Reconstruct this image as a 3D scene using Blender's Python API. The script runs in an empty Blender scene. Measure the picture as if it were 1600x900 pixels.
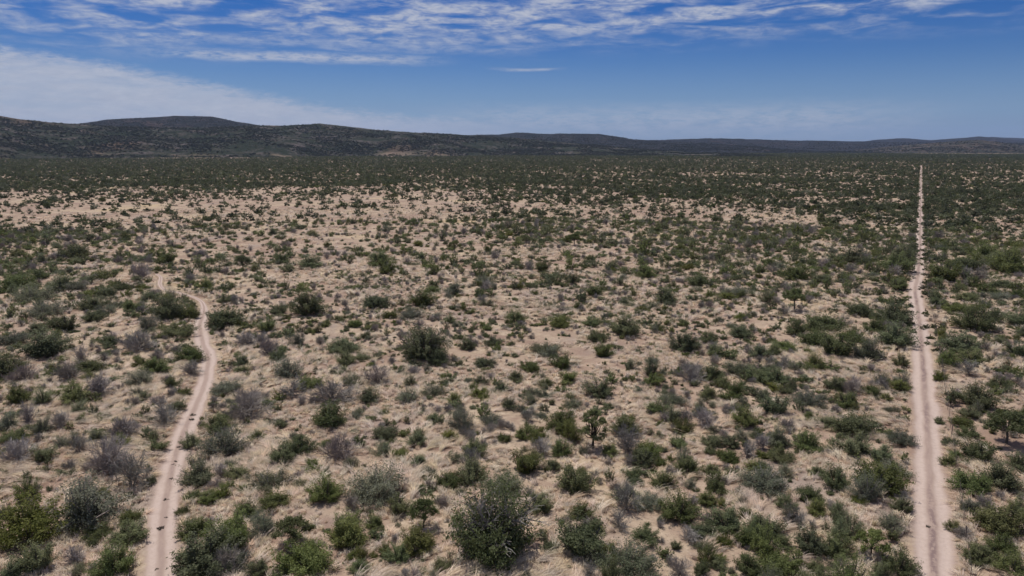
import bpy, math
import numpy as np
from mathutils import Vector
R = math.radians
RNG = np.random.default_rng(7)
scn = bpy.context.scene
C = scn.collection

# ------------------------------------------------------------------ camera
CAM_H, FPX, HORIZ = 32.0, 1143.0, 230.0          # metres, focal length in 1600-px units, horizon row
PITCH = math.atan((450 - HORIZ) / FPX)
cam = bpy.data.cameras.new('camera'); camo = bpy.data.objects.new('camera', cam); C.objects.link(camo)
camo.location = (0, 0, CAM_H); camo.rotation_euler = (math.pi / 2 - PITCH, 0, 0)
cam.sensor_width = 36; cam.lens = FPX / 1600 * 36; cam.clip_start = 0.5; cam.clip_end = 90000
scn.camera = camo
scn.render.resolution_x, scn.render.resolution_y = 1024, 576

# ------------------------------------------------------------------ light
SUN_EL, SUN_AZ = R(66), R(-30)                    # azimuth from +Y towards +X
sd = Vector((math.cos(SUN_EL) * math.sin(SUN_AZ), math.cos(SUN_EL) * math.cos(SUN_AZ), math.sin(SUN_EL)))
sl = bpy.data.lights.new('sun', 'SUN'); sl.energy = 3.6; sl.angle = R(0.53); sl.color = (1.0, 0.955, 0.89)
so = bpy.data.objects.new('sun', sl); C.objects.link(so); so.rotation_euler = sd.to_track_quat('Z', 'Y').to_euler()
vs = scn.view_settings
vs.view_transform = 'Standard'; vs.look = 'None'; vs.exposure = 0.06; vs.gamma = 1.0; vs.use_curve_mapping = False
cy = scn.cycles
cy.max_bounces = 5; cy.diffuse_bounces = 2; cy.transmission_bounces = 3; cy.transparent_max_bounces = 6
cy.volume_bounces = 0; cy.glossy_bounces = 1

class NT:
    """small helper for node trees"""
    def __init__(s, nt): s.nt = nt; s.n = nt.nodes; s.l = nt.links
    def node(s, t, **kw):
        x = s.n.new(t)
        for k, v in kw.items(): setattr(x, k, v)
        return x
    def put(s, sock, v):
        if isinstance(v, bpy.types.NodeSocket): s.l.new(v, sock)
        elif v is not None: sock.default_value = v
    def m(s, op, a, b=None, c=None, clamp=False):
        x = s.node('ShaderNodeMath', operation=op); x.use_clamp = clamp
        s.put(x.inputs[0], a)
        if b is not None: s.put(x.inputs[1], b)
        if c is not None: s.put(x.inputs[2], c)
        return x.outputs[0]
    def ramp(s, v, lo, hi, a=0.0, b=1.0):
        x = s.node('ShaderNodeMapRange'); x.interpolation_type = 'SMOOTHSTEP'
        for i, q in enumerate((v, lo, hi, a, b)): s.put(x.inputs[i], q)
        return x.outputs[0]
    def mix(s, f, a, b, typ='MIX'):
        x = s.node('ShaderNodeMix', data_type='RGBA', blend_type=typ)
        s.put(x.inputs[0], f); s.put(x.inputs[6], a); s.put(x.inputs[7], b)
        return x.outputs[2]
    def noise(s, vec, scale, detail=4.0, rough=0.55, dist=0.0, out=0):
        x = s.node('ShaderNodeTexNoise'); s.put(x.inputs['Vector'], vec)
        for k, v in (('Scale', scale), ('Detail', detail), ('Roughness', rough), ('Distortion', dist)): x.inputs[k].default_value = v
        return x.outputs[out]
    def vec(s, x, y, z=0.0):
        c = s.node('ShaderNodeCombineXYZ')
        for i, q in enumerate((x, y, z)): s.put(c.inputs[i], q)
        return c.outputs[0]

# ------------------------------------------------------------------ sky with high cloud
world = bpy.data.worlds.new('World'); scn.world = world; world.use_nodes = True
w = NT(world.node_tree); w.n.clear()
sky = w.node('ShaderNodeTexSky', sky_type='NISHITA'); sky.sun_disc = False
sky.sun_elevation = SUN_EL; sky.sun_rotation = SUN_AZ; sky.altitude = 1200; sky.air_density = 1.0; sky.dust_density = 0.25; sky.ozone_density = 2.2
tc = w.node('ShaderNodeTexCoord')
sp = w.node('ShaderNodeSeparateXYZ'); w.l.new(tc.outputs['Generated'], sp.inputs[0])
X, Y, Z = sp.outputs
az = w.m('MULTIPLY', w.m('ARCTAN2', X, Y), 180 / math.pi)          # degrees, 0 straight ahead, + right
el = w.m('MULTIPLY', w.m('ARCSINE', Z), 180 / math.pi)
zz = w.m('ADD', w.m('MAXIMUM', Z, 0.0), 0.035)
P = w.vec(w.m('DIVIDE', X, zz), w.m('DIVIDE', Y, zz), 0.0)           # position on a flat cloud deck
A = w.vec(az, w.m('MULTIPLY', el, 4.0), 3.0)
def band(v, lo, hi, soft):
    return w.m('MULTIPLY', w.ramp(v, lo - soft, lo + soft), w.ramp(v, hi - soft, hi + soft, 1.0, 0.0))
n_wisp = w.noise(w.vec(w.m('MULTIPLY', az, 0.55), w.m('MULTIPLY', el, 3.2), 0.4), 0.42, 6, 0.54, 0.5)
n_big = w.noise(P, 0.33, 4, 0.5, 0.3)
n_puff = w.noise(w.vec(w.m('MULTIPLY', az, 0.9), w.m('MULTIPLY', el, 3.0), 7.0), 0.9, 6, 0.6, 0.4)
# broken high cloud above about 7.5 degrees, all round
edge = w.m('ADD', w.m('MULTIPLY', w.ramp(az, -30, 30), 1.35), 6.8)
upper = w.m('MULTIPLY', w.ramp(w.m('SUBTRACT', el, edge), -1.5, 1.3), w.ramp(w.m('ADD', w.m('MULTIPLY', n_wisp, 0.65), w.m('MULTIPLY', n_big, 0.35)), 0.395, 0.60))
n_fib = w.noise(w.vec(w.m('ADD', w.m('MULTIPLY', az, 0.8), w.m('MULTIPLY', el, 0.9)), w.m('MULTIPLY', el, 6.0), 2.0), 1.6, 8, 0.68, 1.1)
upper = w.m('MULTIPLY', upper, w.ramp(w.m('ADD', w.m('MULTIPLY', n_puff, 0.72), w.m('MULTIPLY', n_fib, 0.28)), 0.32, 0.60, 0.2, 1.0))
# the long white bank low on the left, its top sinking to the right
top = w.m('ADD', w.m('MULTIPLY', w.ramp(az, -36, -6), -3.9), 6.35)
top = w.m('ADD', top, w.m('ADD', w.m('MULTIPLY', w.m('SUBTRACT', n_puff, 0.5), 1.2), w.m('MULTIPLY', w.m('SUBTRACT', n_fib, 0.5), 0.9)))
bank = w.m('MULTIPLY', w.ramp(w.m('SUBTRACT', top, el), -0.2, 0.9), w.ramp(az, -14, 12, 1.0, 0.0))
bank = w.m('MULTIPLY', bank, w.m('MULTIPLY', w.ramp(n_wisp, 0.2, 0.6, 0.66, 1.0), w.ramp(n_fib, 0.3, 0.6, 0.82, 1.0)))
# thin streaks
def streak(a0, a1, e0, half, sa=4.0):
    e = w.m('ADD', el, w.m('MULTIPLY', w.m('SUBTRACT', n_wisp, 0.5), 0.5))
    return w.m('MULTIPLY', w.m('MULTIPLY', band(az, a0, a1, sa), band(e, e0 - half, e0 + half, half * 0.9)), w.ramp(w.m('ADD', w.m('MULTIPLY', n_puff, 0.5), w.m('MULTIPLY', n_fib, 0.5)), 0.36, 0.58, 0.15, 1.0))
st = [streak(-25, -7, 6.35, 0.28), streak(-24, -12, 7.4, 0.3), streak(-1.2, 3.3, 5.75, 0.1, 1.2), streak(-4, 27, 1.9, 0.95, 6), streak(14, 25, 2.1, 0.22, 3)]
cov = w.m('MAXIMUM', upper, bank)
for i, q in enumerate(st): cov = w.m('MAXIMUM', cov, w.m('MULTIPLY', q, (0.85, 0.5, 0.6, 0.55, 0.65)[i]))
# w.m('MULTIPLY', w.ramp(el, 5.0, 0.0, 0.0, 0.38), w.ramp(n_wisp, 0.25, 0.75, 0.6, 1.0))
hs = w.node('ShaderNodeHueSaturation'); hs.inputs['Hue'].default_value = 0.515; hs.inputs['Saturation'].default_value = 1.6; hs.inputs['Value'].default_value = 0.60
w.l.new(sky.outputs[0], hs.inputs['Color'])
ccol = w.mix(n_puff, (3.9, 4.3, 5.5, 1), (5.9, 6.15, 6.9, 1))
blue = w.mix(1.0, hs.outputs[0], (0.86, 0.90, 1.10, 1), 'MULTIPLY')
blue = w.mix(w.ramp(el, 7.0, 0.0, 0.0, 0.60), blue, (1.5, 2.8, 5.7, 1))        # lilac-blue low sky
skyc = w.mix(w.m('MULTIPLY', cov, 0.93), blue, ccol)
bg = w.node('ShaderNodeBackground'); w.l.new(skyc, bg.inputs[0]); bg.inputs[1].default_value = 0.09
wo = w.node('ShaderNodeOutputWorld'); w.l.new(bg.outputs[0], wo.inputs[0])

# ------------------------------------------------------------------ maths
CP, SP = math.cos(PITCH), math.sin(PITCH)
def pix_dir(px, py):
    u, v = (np.asarray(px, float) - 800) / FPX, (450 - np.asarray(py, float)) / FPX
    return np.stack([u, CP + v * SP, -SP + v * CP], -1)
def pix_ground(px, py):
    d = pix_dir(px, py); t = -CAM_H / d[..., 2]
    return d[..., :2] * t[..., None]
def project(x, y, z=0.0):
    z = z - CAM_H; dep = y * CP - z * SP; v = y * SP + z * CP
    return 800 + FPX * x / dep, 450 - FPX * v / dep, dep
def sstep(a, b, x):
    t = np.clip((np.asarray(x, float) - a) / (b - a), 0, 1); return t * t * (3 - 2 * t)
def _h(ix, iy, seed):
    n = (ix.astype(np.int64) * 374761393 + iy.astype(np.int64) * 668265263 + seed * 974634777) & 0xffffffff
    n = ((n ^ (n >> 13)) * 1274126177) & 0xffffffff
    n = ((n ^ (n >> 16)) * 2246822519) & 0xffffffff
    return ((n ^ (n >> 15)) & 0xffffff) / float(0xffffff)
def vnoise(x, y, seed=0):
    x = np.asarray(x, float); y = np.asarray(y, float)
    ix, iy = np.floor(x), np.floor(y); fx, fy = x - ix, y - iy
    fx = fx * fx * (3 - 2 * fx); fy = fy * fy * (3 - 2 * fy)
    a, b, c, d = _h(ix, iy, seed), _h(ix + 1, iy, seed), _h(ix, iy + 1, seed), _h(ix + 1, iy + 1, seed)
    return (a * (1 - fx) + b * fx) * (1 - fy) + (c * (1 - fx) + d * fx) * fy
def fbm(x, y, seed=0, n=4):
    s, a, t = 0, 1.0, 0
    for i in range(n):
        s = s + a * vnoise(x * 2 ** i, y * 2 ** i, seed + i); t += a; a *= 0.5
    return s / t
def spline(pts, n=40):
    p = np.asarray(pts, float); p = np.vstack([2 * p[0] - p[1], p, 2 * p[-1] - p[-2]]); out = []
    for i in range(1, len(p) - 2):
        t = np.linspace(0, 1, n, endpoint=False)[:, None]; a, b, c, d = p[i - 1], p[i], p[i + 1], p[i + 2]
        out.append(0.5 * (2 * b + (c - a) * t + (2 * a - 5 * b + 4 * c - d) * t ** 2 + (3 * b - a - 3 * c + d) * t ** 3))
    q = np.vstack(out + [p[-2:-1]])
    return q
def resample(q, step):
    s = np.r_[0, np.cumsum(np.hypot(*np.diff(q, axis=0).T))]
    out, cur = [], 0.0
    while cur < s[-1]:
        out.append(cur); cur += step(np.hypot(np.interp(cur, s, q[:, 0]), np.interp(cur, s, q[:, 1])))
    return np.stack([np.interp(out, s, q[:, k]) for k in (0, 1)], -1), np.array(out)

# the two tracks, read from the photograph on the flat plain
ROAD_PX = [(1459, 900), (1456, 820), (1450.5, 700), (1445.5, 620), (1441, 560), (1436, 500), (1432.5, 470), (1430, 452), (1434, 428), (1437, 400), (1437.6, 375), (1438, 340), (1438.6, 300), (1439, 272)]
TRAIL_PX = [(249, 897), (253, 833), (258, 783), (267, 733), (281, 683), (300, 643), (317, 607), (323, 580), (324.5, 555), (315.5, 530), (312.5, 507), (319, 487), (315, 472), (297, 463), (272, 456), (257, 452.5), (250, 444), (251, 432), (243, 426)]
road_g = pix_ground(*np.array(ROAD_PX).T); trail_g = pix_ground(*np.array(TRAIL_PX).T)
d0 = (road_g[0] - road_g[2]); road_g = np.vstack([road_g[0] + d0 * 1.6, road_g])
e1 = road_g[-1] + (road_g[-1] - road_g[-4]) / np.linalg.norm(road_g[-1] - road_g[-4]) * 480; road_g = np.vstack([road_g, e1])
d0 = (trail_g[0] - trail_g[2]); trail_g = np.vstack([trail_g[0] + d0 * 1.6, trail_g])
road_c, road_s = resample(spline(road_g), lambda d: max(0.5, d * 0.006))
trail_c, trail_s = resample(spline(trail_g), lambda d: max(0.5, d * 0.006))
ROAD_HW, TRAIL_HW = 1.62, 1.32
def line_dist(x, y, c):
    """distance to a polyline and side (+ right of travel)"""
    x = np.atleast_1d(x); y = np.atleast_1d(y); best = np.full(x.shape, 1e9); side = np.zeros(x.shape)
    a, b = c[:-1], c[1:]; ab = b - a; L2 = (ab ** 2).sum(1)
    for k in range(0, len(x), 4000):
        px, py = x[k:k + 4000, None], y[k:k + 4000, None]
        t = np.clip(((px - a[:, 0]) * ab[:, 0] + (py - a[:, 1]) * ab[:, 1]) / L2, 0, 1)
        dx, dy = px - a[:, 0] - t * ab[:, 0], py - a[:, 1] - t * ab[:, 1]
        dd = dx * dx + dy * dy; i = dd.argmin(1); r = np.arange(len(i))
        best[k:k + 4000] = np.sqrt(dd[r, i]); side[k:k + 4000] = np.sign(dx[r, i] * ab[i, 1] - dy[r, i] * ab[i, 0])
    return best, side
road_l, trail_l = road_c[::4], trail_c[::3]
def relief(x, y):
    r = np.hypot(x, y)
    h = (fbm(x / 7, y / 7, 3, 2) - 0.5) * 0.34 * (1 - sstep(90, 220, r))
    h = h + (fbm(x / 38, y / 38, 9, 2) - 0.5) * 0.9 * (1 - sstep(250, 800, r)) * sstep(20, 60, r)
    return h + (vnoise(x / 420, y / 420, 5) - 0.5) * 2.0 * sstep(250, 900, r)
def track_dist(x, y):
    return line_dist(x, y, road_l)[0] - ROAD_HW, line_dist(x, y, trail_l)[0] - TRAIL_HW

# ------------------------------------------------------------------ mesh helpers
def mesh_np(name, v, faces, mats=(), mat_idx=None, smooth=False, attrs=None):
    """faces: list of (k x n) int arrays"""
    me = bpy.data.meshes.new(name); v = np.asarray(v, np.float32)
    me.vertices.add(len(v)); me.vertices.foreach_set('co', v.ravel())
    lv = np.concatenate([f.ravel() for f in faces]); cnt = np.concatenate([np.full(len(f), f.shape[1]) for f in faces])
    me.loops.add(len(lv)); me.loops.foreach_set('vertex_index', lv.astype(np.int32))
    me.polygons.add(len(cnt)); st_ = np.r_[0, np.cumsum(cnt)[:-1]]
    me.polygons.foreach_set('loop_start', st_.astype(np.int32))
    for m_ in mats: me.materials.append(m_)
    if mat_idx is not None: me.polygons.foreach_set('material_index', np.asarray(mat_idx, np.int32))
    me.polygons.foreach_set('use_smooth', np.full(len(cnt), smooth))
    for k, (typ, dat) in (attrs or {}).items():
        a = me.attributes.new(k, typ, 'POINT')
        a.data.foreach_set('vector' if typ == 'FLOAT_VECTOR' else 'value', np.asarray(dat).ravel())
    me.update(calc_edges=True); me.validate()
    return me
def link(name, data, parent=None, **props):
    o = bpy.data.objects.new(name, data); C.objects.link(o); o.parent = parent
    for k, v in props.items(): o[k] = v
    return o
def grid_faces(nr, nc, wrap=False):
    i = np.arange(nr - 1)[:, None] * nc; j = np.arange(nc if wrap else nc - 1)[None]; j2 = (j + 1) % nc
    return np.stack([i + j, i + j2, i + nc + j2, i + nc + j], -1).reshape(-1, 4)
class Soup:
    """collects tubes and leaf quads"""
    def __init__(s): s.v = []; s.q = []; s.t = []; s.n = 0
    def tube(s, pts, rad, sides=3):
        pts = np.asarray(pts, float); k = len(pts); rad = np.broadcast_to(rad, k)
        d = np.gradient(pts, axis=0); d /= np.linalg.norm(d, axis=1, keepdims=True) + 1e-9
        up = np.where(np.abs(d[:, 2:3]) > 0.9, [[1.0, 0, 0]], [[0, 0, 1.0]])
        a = np.cross(d, up); a /= np.linalg.norm(a, axis=1, keepdims=True) + 1e-9; b = np.cross(d, a)
        an = np.arange(sides) * 2 * math.pi / sides
        ring = pts[:, None] + rad[:, None, None] * (np.cos(an)[None, :, None] * a[:, None] + np.sin(an)[None, :, None] * b[:, None])
        s.v.append(ring.reshape(-1, 3)); s.q.append(grid_faces(k, sides, True) + s.n); s.t.append(np.zeros(k * sides)); s.n += k * sides
    def leaves(s, pos, nrm, L, W, rng, tint):
        n = len(pos); nrm = nrm / (np.linalg.norm(nrm, axis=1, keepdims=True) + 1e-9)
        r = rng.normal(size=(n, 3)); a = np.cross(nrm, r); a /= np.linalg.norm(a, axis=1, keepdims=True) + 1e-9; b = np.cross(nrm, a)
        L = np.broadcast_to(L, n)[:, None]; W = np.broadcast_to(W, n)[:, None]
        q = np.stack([pos - a * L / 2, pos + b * W / 2 + nrm * L * 0.12, pos + a * L / 2, pos - b * W / 2 + nrm * L * 0.12], 1)
        s.v.append(q.reshape(-1, 3)); s.q.append(np.arange(4 * n).reshape(n, 4) + s.n); s.t.append(np.repeat(tint, 4)); s.n += 4 * n
    def fit(s, others=(), h=None):
        """scale so the plant is 1 wide, and h tall where given"""
        v = np.concatenate(s.v); k = 1.0 / (np.percentile(v[:, 0], 99.6) - np.percentile(v[:, 0], 0.4) + 1e-6)
        kz = k if h is None else h / np.percentile(v[:, 2], 99.5)
        for q in (s,) + tuple(others): q.v = [w_ * [k, k, kz] for w_ in q.v]
    def mesh(s, name, mat):
        return mesh_np(name, np.concatenate(s.v), [np.concatenate(s.q)], [mat], attrs={'tint': ('FLOAT', np.concatenate(s.t))})

# ------------------------------------------------------------------ materials
def mat(name):
    m = bpy.data.materials.new(name); m.use_nodes = True; t = NT(m.node_tree); t.n.clear()
    return m, t, t.node('ShaderNodeOutputMaterial')
def foliage(name, ca, cb, trans=0.28, var=0.5):
    m, t, out = mat(name)
    at = t.node('ShaderNodeAttribute', attribute_name='tint'); oi = t.node('ShaderNodeObjectInfo')
    col = t.mix(at.outputs['Fac'], ca + (1,), cb + (1,))
    hs = t.node('ShaderNodeHueSaturation'); t.put(hs.inputs['Color'], col)
    r2 = t.m('FRACT', t.m('MULTIPLY', oi.outputs['Random'], 7.31)); r3 = t.m('FRACT', t.m('MULTIPLY', oi.outputs['Random'], 23.7))
    t.put(hs.inputs['Hue'], t.ramp(oi.outputs['Random'], 0, 1, 0.482, 0.512)); t.put(hs.inputs['Saturation'], t.ramp(r2, 0, 1, 0.78, 1.14)); t.put(hs.inputs['Value'], t.ramp(r3, 0, 1, 1 - var / 2, 1 + var / 2))
    p = t.node('ShaderNodeBsdfPrincipled'); t.put(p.inputs['Base Color'], hs.outputs[0]); p.inputs['Roughness'].default_value = 0.62; p.inputs['Specular IOR Level'].default_value = 0.25
    tr = t.node('ShaderNodeBsdfTranslucent'); t.put(tr.inputs[0], hs.outputs[0])
    mx = t.node('ShaderNodeMixShader'); mx.inputs[0].default_value = trans
    t.l.new(p.outputs[0], mx.inputs[1]); t.l.new(tr.outputs[0], mx.inputs[2]); t.l.new(mx.outputs[0], out.inputs[0])
    return m
M_GREEN = foliage('thorn_leaf', (0.110, 0.131, 0.047), (0.220, 0.246, 0.102), 0.45)
M_OLIVE = foliage('olive_leaf', (0.110, 0.128, 0.036), (0.210, 0.222, 0.076), 0.45)
M_GREY = foliage('grey_leaf', (0.138, 0.150, 0.086), (0.245, 0.255, 0.160), 0.45)
M_SILVER = foliage('silver_leaf', (0.19, 0.20, 0.17), (0.30, 0.30, 0.255))
M_TWIG = foliage('bare_twig', (0.33, 0.285, 0.250), (0.46, 0.405, 0.355), 0.0, 0.35)
M_BARK = foliage('bark', (0.105, 0.088, 0.072), (0.17, 0.15, 0.125), 0.0, 0.3)
M_PALEBARK = foliage('pale_bark', (0.24, 0.215, 0.185), (0.31, 0.28, 0.24), 0.0, 0.2)
M_STRAW = foliage('straw', (0.54, 0.425, 0.305), (0.85, 0.71, 0.535), 0.35, 0.4)
plain_tint = foliage('weed_leaf', (0.060, 0.050, 0.034), (0.105, 0.092, 0.056), 0.2)
M_FAR = foliage('far_leaf', (0.064, 0.080, 0.034), (0.124, 0.140, 0.066), 0.38, 0.6)
M_HILLVEG = foliage('hill_leaf', (0.030, 0.036, 0.024), (0.060, 0.066, 0.046), 0.2, 0.6)

def ground_colour(t, pos):
    n1 = t.noise(pos, 0.021, 4, 0.6); n2 = t.noise(pos, 0.16, 5, 0.62, 0.8); n3 = t.noise(pos, 0.9, 4, 0.6, 1.2); n4 = t.noise(pos, 0.0052, 3, 0.5)
    soil = t.mix(t.ramp(n2, 0.32, 0.68), (0.285, 0.193, 0.143, 1), (0.395, 0.286, 0.210, 1))
    straw = t.mix(t.ramp(n3, 0.3, 0.7), (0.375, 0.282, 0.195, 1), (0.525, 0.414, 0.296, 1))
    f = t.ramp(t.m('ADD', t.m('MULTIPLY', n2, 0.5), t.m('MULTIPLY', n1, 0.5)), 0.42, 0.60)
    c = t.mix(f, soil, straw)
    c = t.mix(t.ramp(n1, 0.56, 0.72, 0.0, 0.6), c, (0.52, 0.385, 0.20, 1))          # ochre grass patches
    c = t.mix(t.ramp(t.noise(pos, 0.05, 4, 0.6, 0.5), 0.52, 0.68, 0.0, 0.6), c, (0.27, 0.215, 0.19, 1))   # grey trampled litter
    sp_ = t.noise(pos, 3.2, 3, 0.7)
    c = t.mix(t.ramp(sp_, 0.52, 0.72, 0.0, 0.65), c, (0.165, 0.118, 0.094, 1))
    return c, n3, sp_
def ground_mat():
    m, t, out = mat('dry_ground'); g = t.node('ShaderNodeNewGeometry')
    c, n3, s_ = ground_colour(t, g.outputs['Position'])
    r = t.node('ShaderNodeVectorMath', operation='LENGTH'); t.l.new(g.outputs['Position'], r.inputs[0])
    p = t.node('ShaderNodeBsdfPrincipled'); p.inputs['Roughness'].default_value = 0.95; p.inputs['Specular IOR Level'].default_value = 0.1
    t.put(p.inputs['Base Color'], c)
    b = t.node('ShaderNodeBump'); b.inputs['Strength'].default_value = 0.7; b.inputs['Distance'].default_value = 0.12
    t.put(b.inputs['Height'], t.m('ADD', t.noise(g.outputs['Position'], 2.2, 5, 0.65, 0.6), t.m('MULTIPLY', s_, 0.4))); t.l.new(b.outputs[0], p.inputs['Normal'])
    t.l.new(p.outputs[0], out.inputs[0]); return m
M_GROUND = ground_mat()
def track_mat(name, median):
    m, t, out = mat(name); g = t.node('ShaderNodeNewGeometry'); pos = g.outputs['Position']
    at = t.node('ShaderNodeAttribute', attribute_name='across'); u = at.outputs['Fac']        # -1..1 across the track
    al = t.node('ShaderNodeAttribute', attribute_name='along').outputs['Fac']
    n1 = t.noise(pos, 0.35, 4, 0.6); n2 = t.noise(pos, 2.5, 4, 0.65); n3 = t.noise(t.vec(t.m('MULTIPLY', u, 3.0), t.m('MULTIPLY', al, 0.45), 0.0), 1.0, 4, 0.65)
    uu = t.m('ABSOLUTE', t.m('ADD', u, t.m('MULTIPLY', t.m('SUBTRACT', n1, 0.5), 0.3)))
    rut = t.m('MULTIPLY', t.m('MULTIPLY', t.ramp(uu, 0.10, 0.42), t.ramp(uu, 0.55, 1.0, 1.0, 0.0)), t.ramp(n2, 0.25, 0.65, 0.55, 1.0))
    base = t.mix(n2, (0.345, 0.255, 0.206, 1), (0.43, 0.322, 0.265, 1))
    c = t.mix(rut, base, (0.525, 0.415, 0.350, 1))
    mid = t.m('MULTIPLY', t.ramp(uu, 0.04, 0.26, 1.0, 0.0), t.ramp(t.m('ADD', t.m('MULTIPLY', n3, 0.6), t.m('MULTIPLY', n2, 0.4)), 0.40, 0.56))
    mid = t.m('MULTIPLY', mid, t.ramp(t.noise(t.vec(t.m('MULTIPLY', al, 0.035), 0.0, 0.0), 1.0, 2), 0.36, 0.6, 0.15, 1.0))
    c = t.mix(t.m('MULTIPLY', mid, median), c, (0.22, 0.155, 0.14, 1))
    gc, _, _ = ground_colour(t, pos)
    edge_ = t.ramp(t.m('ADD', uu, t.m('MULTIPLY', t.m('SUBTRACT', n2, 0.5), 0.9)), 0.68, 1.12)
    c = t.mix(edge_, c, gc)
    p = t.node('ShaderNodeBsdfPrincipled'); p.inputs['Roughness'].default_value = 0.95; p.inputs['Specular IOR Level'].default_value = 0.1
    t.put(p.inputs['Base Color'], c)
    b = t.node('ShaderNodeBump'); b.inputs['Strength'].default_value = 0.5; b.inputs['Distance'].default_value = 0.05; t.put(b.inputs['Height'], t.noise(pos, 5.0, 4, 0.65)); t.l.new(b.outputs[0], p.inputs['Normal'])
    t.l.new(p.outputs[0], out.inputs[0]); return m
M_ROAD = track_mat('road_sand', 1.0); M_TRAIL = track_mat('trail_sand', 0.35)
def hill_mat(name, veg, rock, rockiness, foot=0.0):
    m, t, out = mat(name); g = t.node('ShaderNodeNewGeometry'); pos = g.outputs['Position']
    n1 = t.noise(pos, 0.0035, 5, 0.6, 0.5); n2 = t.noise(pos, 0.03, 4, 0.7); n3 = t.noise(pos, 0.011, 4, 0.65, 0.6)
    f = t.ramp(t.m('ADD', t.m('MULTIPLY', n3, 0.5), t.m('MULTIPLY', n2, 0.5)), 0.5 - rockiness, 0.72 - rockiness)
    c = t.mix(f, veg + (1,), rock + (1,))
    c = t.mix(t.ramp(n1, 0.55, 0.7, 0, 0.6), c, (rock[0] * 1.25, rock[1] * 1.0, rock[2] * 0.8, 1))
    if foot:                                                          # open sandy clearings along the foot of the slope
        sx = t.node('ShaderNodeSeparateXYZ'); t.l.new(pos, sx.inputs[0])
        c = t.mix(t.m('MULTIPLY', t.m('MULTIPLY', t.ramp(sx.outputs[2], 6, 18, 1.0, 0.0), t.ramp(n1, 0.50, 0.62)), foot), c, (0.33, 0.25, 0.18, 1))
    p = t.node('ShaderNodeBsdfPrincipled'); p.inputs['Roughness'].default_value = 0.95; p.inputs['Specular IOR Level'].default_value = 0.05
    t.put(p.inputs['Base Color'], c)
    b = t.node('ShaderNodeBump'); b.inputs['Strength'].default_value = 0.8; b.inputs['Distance'].default_value = 12.0; t.put(b.inputs['Height'], t.m('ADD', n2, n3)); t.l.new(b.outputs[0], p.inputs['Normal'])
    t.l.new(p.outputs[0], out.inputs[0]); return m
def plain_mat(name, col, rough=0.7, metal=0.0, nscale=20):
    m, t, out = mat(name); g = t.node('ShaderNodeNewGeometry')
    p = t.node('ShaderNodeBsdfPrincipled'); p.inputs['Roughness'].default_value = rough; p.inputs['Metallic'].default_value = metal
    t.put(p.inputs['Base Color'], t.mix(t.noise(g.outputs['Position'], nscale, 4), tuple(q * 0.7 for q in col) + (1,), tuple(q * 1.25 for q in col) + (1,)))
    t.l.new(p.outputs[0], out.inputs[0]); return m
M_POST = plain_mat('weathered_post', (0.17, 0.135, 0.11)); M_WIRE = plain_mat('fence_wire', (0.22, 0.19, 0.17), 0.5, 0.6)

# ------------------------------------------------------------------ ground
rr = np.r_[0.5, np.geomspace(8, 40, 20)[:-1], np.geomspace(40, 320, 190)[:-1], np.geomspace(320, 22000, 90)]
aa = np.r_[np.linspace(-48, 48, 560, endpoint=False), np.linspace(48, 312, 130, endpoint=False)]
gr, ga = np.meshgrid(rr, np.radians(aa), indexing='ij')
gx, gy = (gr * np.sin(ga)).ravel(), (gr * np.cos(ga)).ravel()
gz = relief(gx, gy)
near = (np.hypot(gx, gy) < 2600) & (gy > 0)
t1 = np.full(gx.shape, 1e9); d1, d2 = track_dist(gx[near], gy[near]); t1[near] = np.minimum(d1, d2)
rad_ = np.hypot(gx, gy); wid = 1.2 + 0.012 * rad_
gz -= (0.22 + 0.0006 * rad_) * (1 - sstep(0.0, 1.0, (t1 - 0.9) / wid))
ground = link('ground', mesh_np('ground', np.stack([gx, gy, gz], -1), [grid_faces(len(rr), len(aa), True)], [M_GROUND], smooth=True), kind='structure')

def track(name, c, s, hw, m, label=None):
    d = np.gradient(c, axis=0); d /= np.linalg.norm(d, axis=1, keepdims=True); nrm = np.stack([d[:, 1], -d[:, 0]], -1)
    rad = np.hypot(c[:, 0], c[:, 1])
    U = np.array([-1.9, -1.35, -1.05, -0.85, -0.62, -0.42, -0.2, 0, 0.2, 0.42, 0.62, 0.85, 1.05, 1.35, 1.9])
    prof = np.array([-0.42, -0.05, 0.03, 0.0, -0.05, -0.055, 0.0, 0.03, 0.0, -0.055, -0.05, 0.0, 0.03, -0.05, -0.42])
    wob = hw * (1 + (fbm(s / 7, s * 0, 21, 3) - 0.5) * 0.5); wob2 = hw * (1 + (fbm(s / 7, s * 0, 77, 3) - 0.5) * 0.5)
    if name == 'dirt_road': fd = 1 - 0.36 * sstep(250, 900, rad); wob = wob * fd; wob2 = wob2 * fd
    if name == 'sandy_track': fd = 1 - 0.62 * sstep(146, 164, np.hypot(c[:, 0], c[:, 1])); wob = wob * fd; wob2 = wob2 * fd
    half = np.where(U[None] < 0, wob[:, None], wob2[:, None])
    off = U[None] * half
    x, y = c[:, None, 0] + off * nrm[:, None, 0], c[:, None, 1] + off * nrm[:, None, 1]
    base = relief(c[:, 0], c[:, 1])[:, None]
    z = base * 0.6 + relief(x, y) * 0.4 + prof + 0.01 + (0.0006 * rad * sstep(150, 600, rad))[:, None]
    v = np.stack([x, y, z], -1).reshape(-1, 3)
    return link(name, mesh_np(name, v, [grid_faces(len(c), len(U))], [m], smooth=True,
                attrs={'across': ('FLOAT', np.broadcast_to(U, off.shape)), 'along': ('FLOAT', np.broadcast_to(s[:, None], off.shape))}), kind='structure')
track('dirt_road', road_c, road_s, ROAD_HW, M_ROAD)
track('sandy_track', trail_c, trail_s, TRAIL_HW, M_TRAIL)

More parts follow.
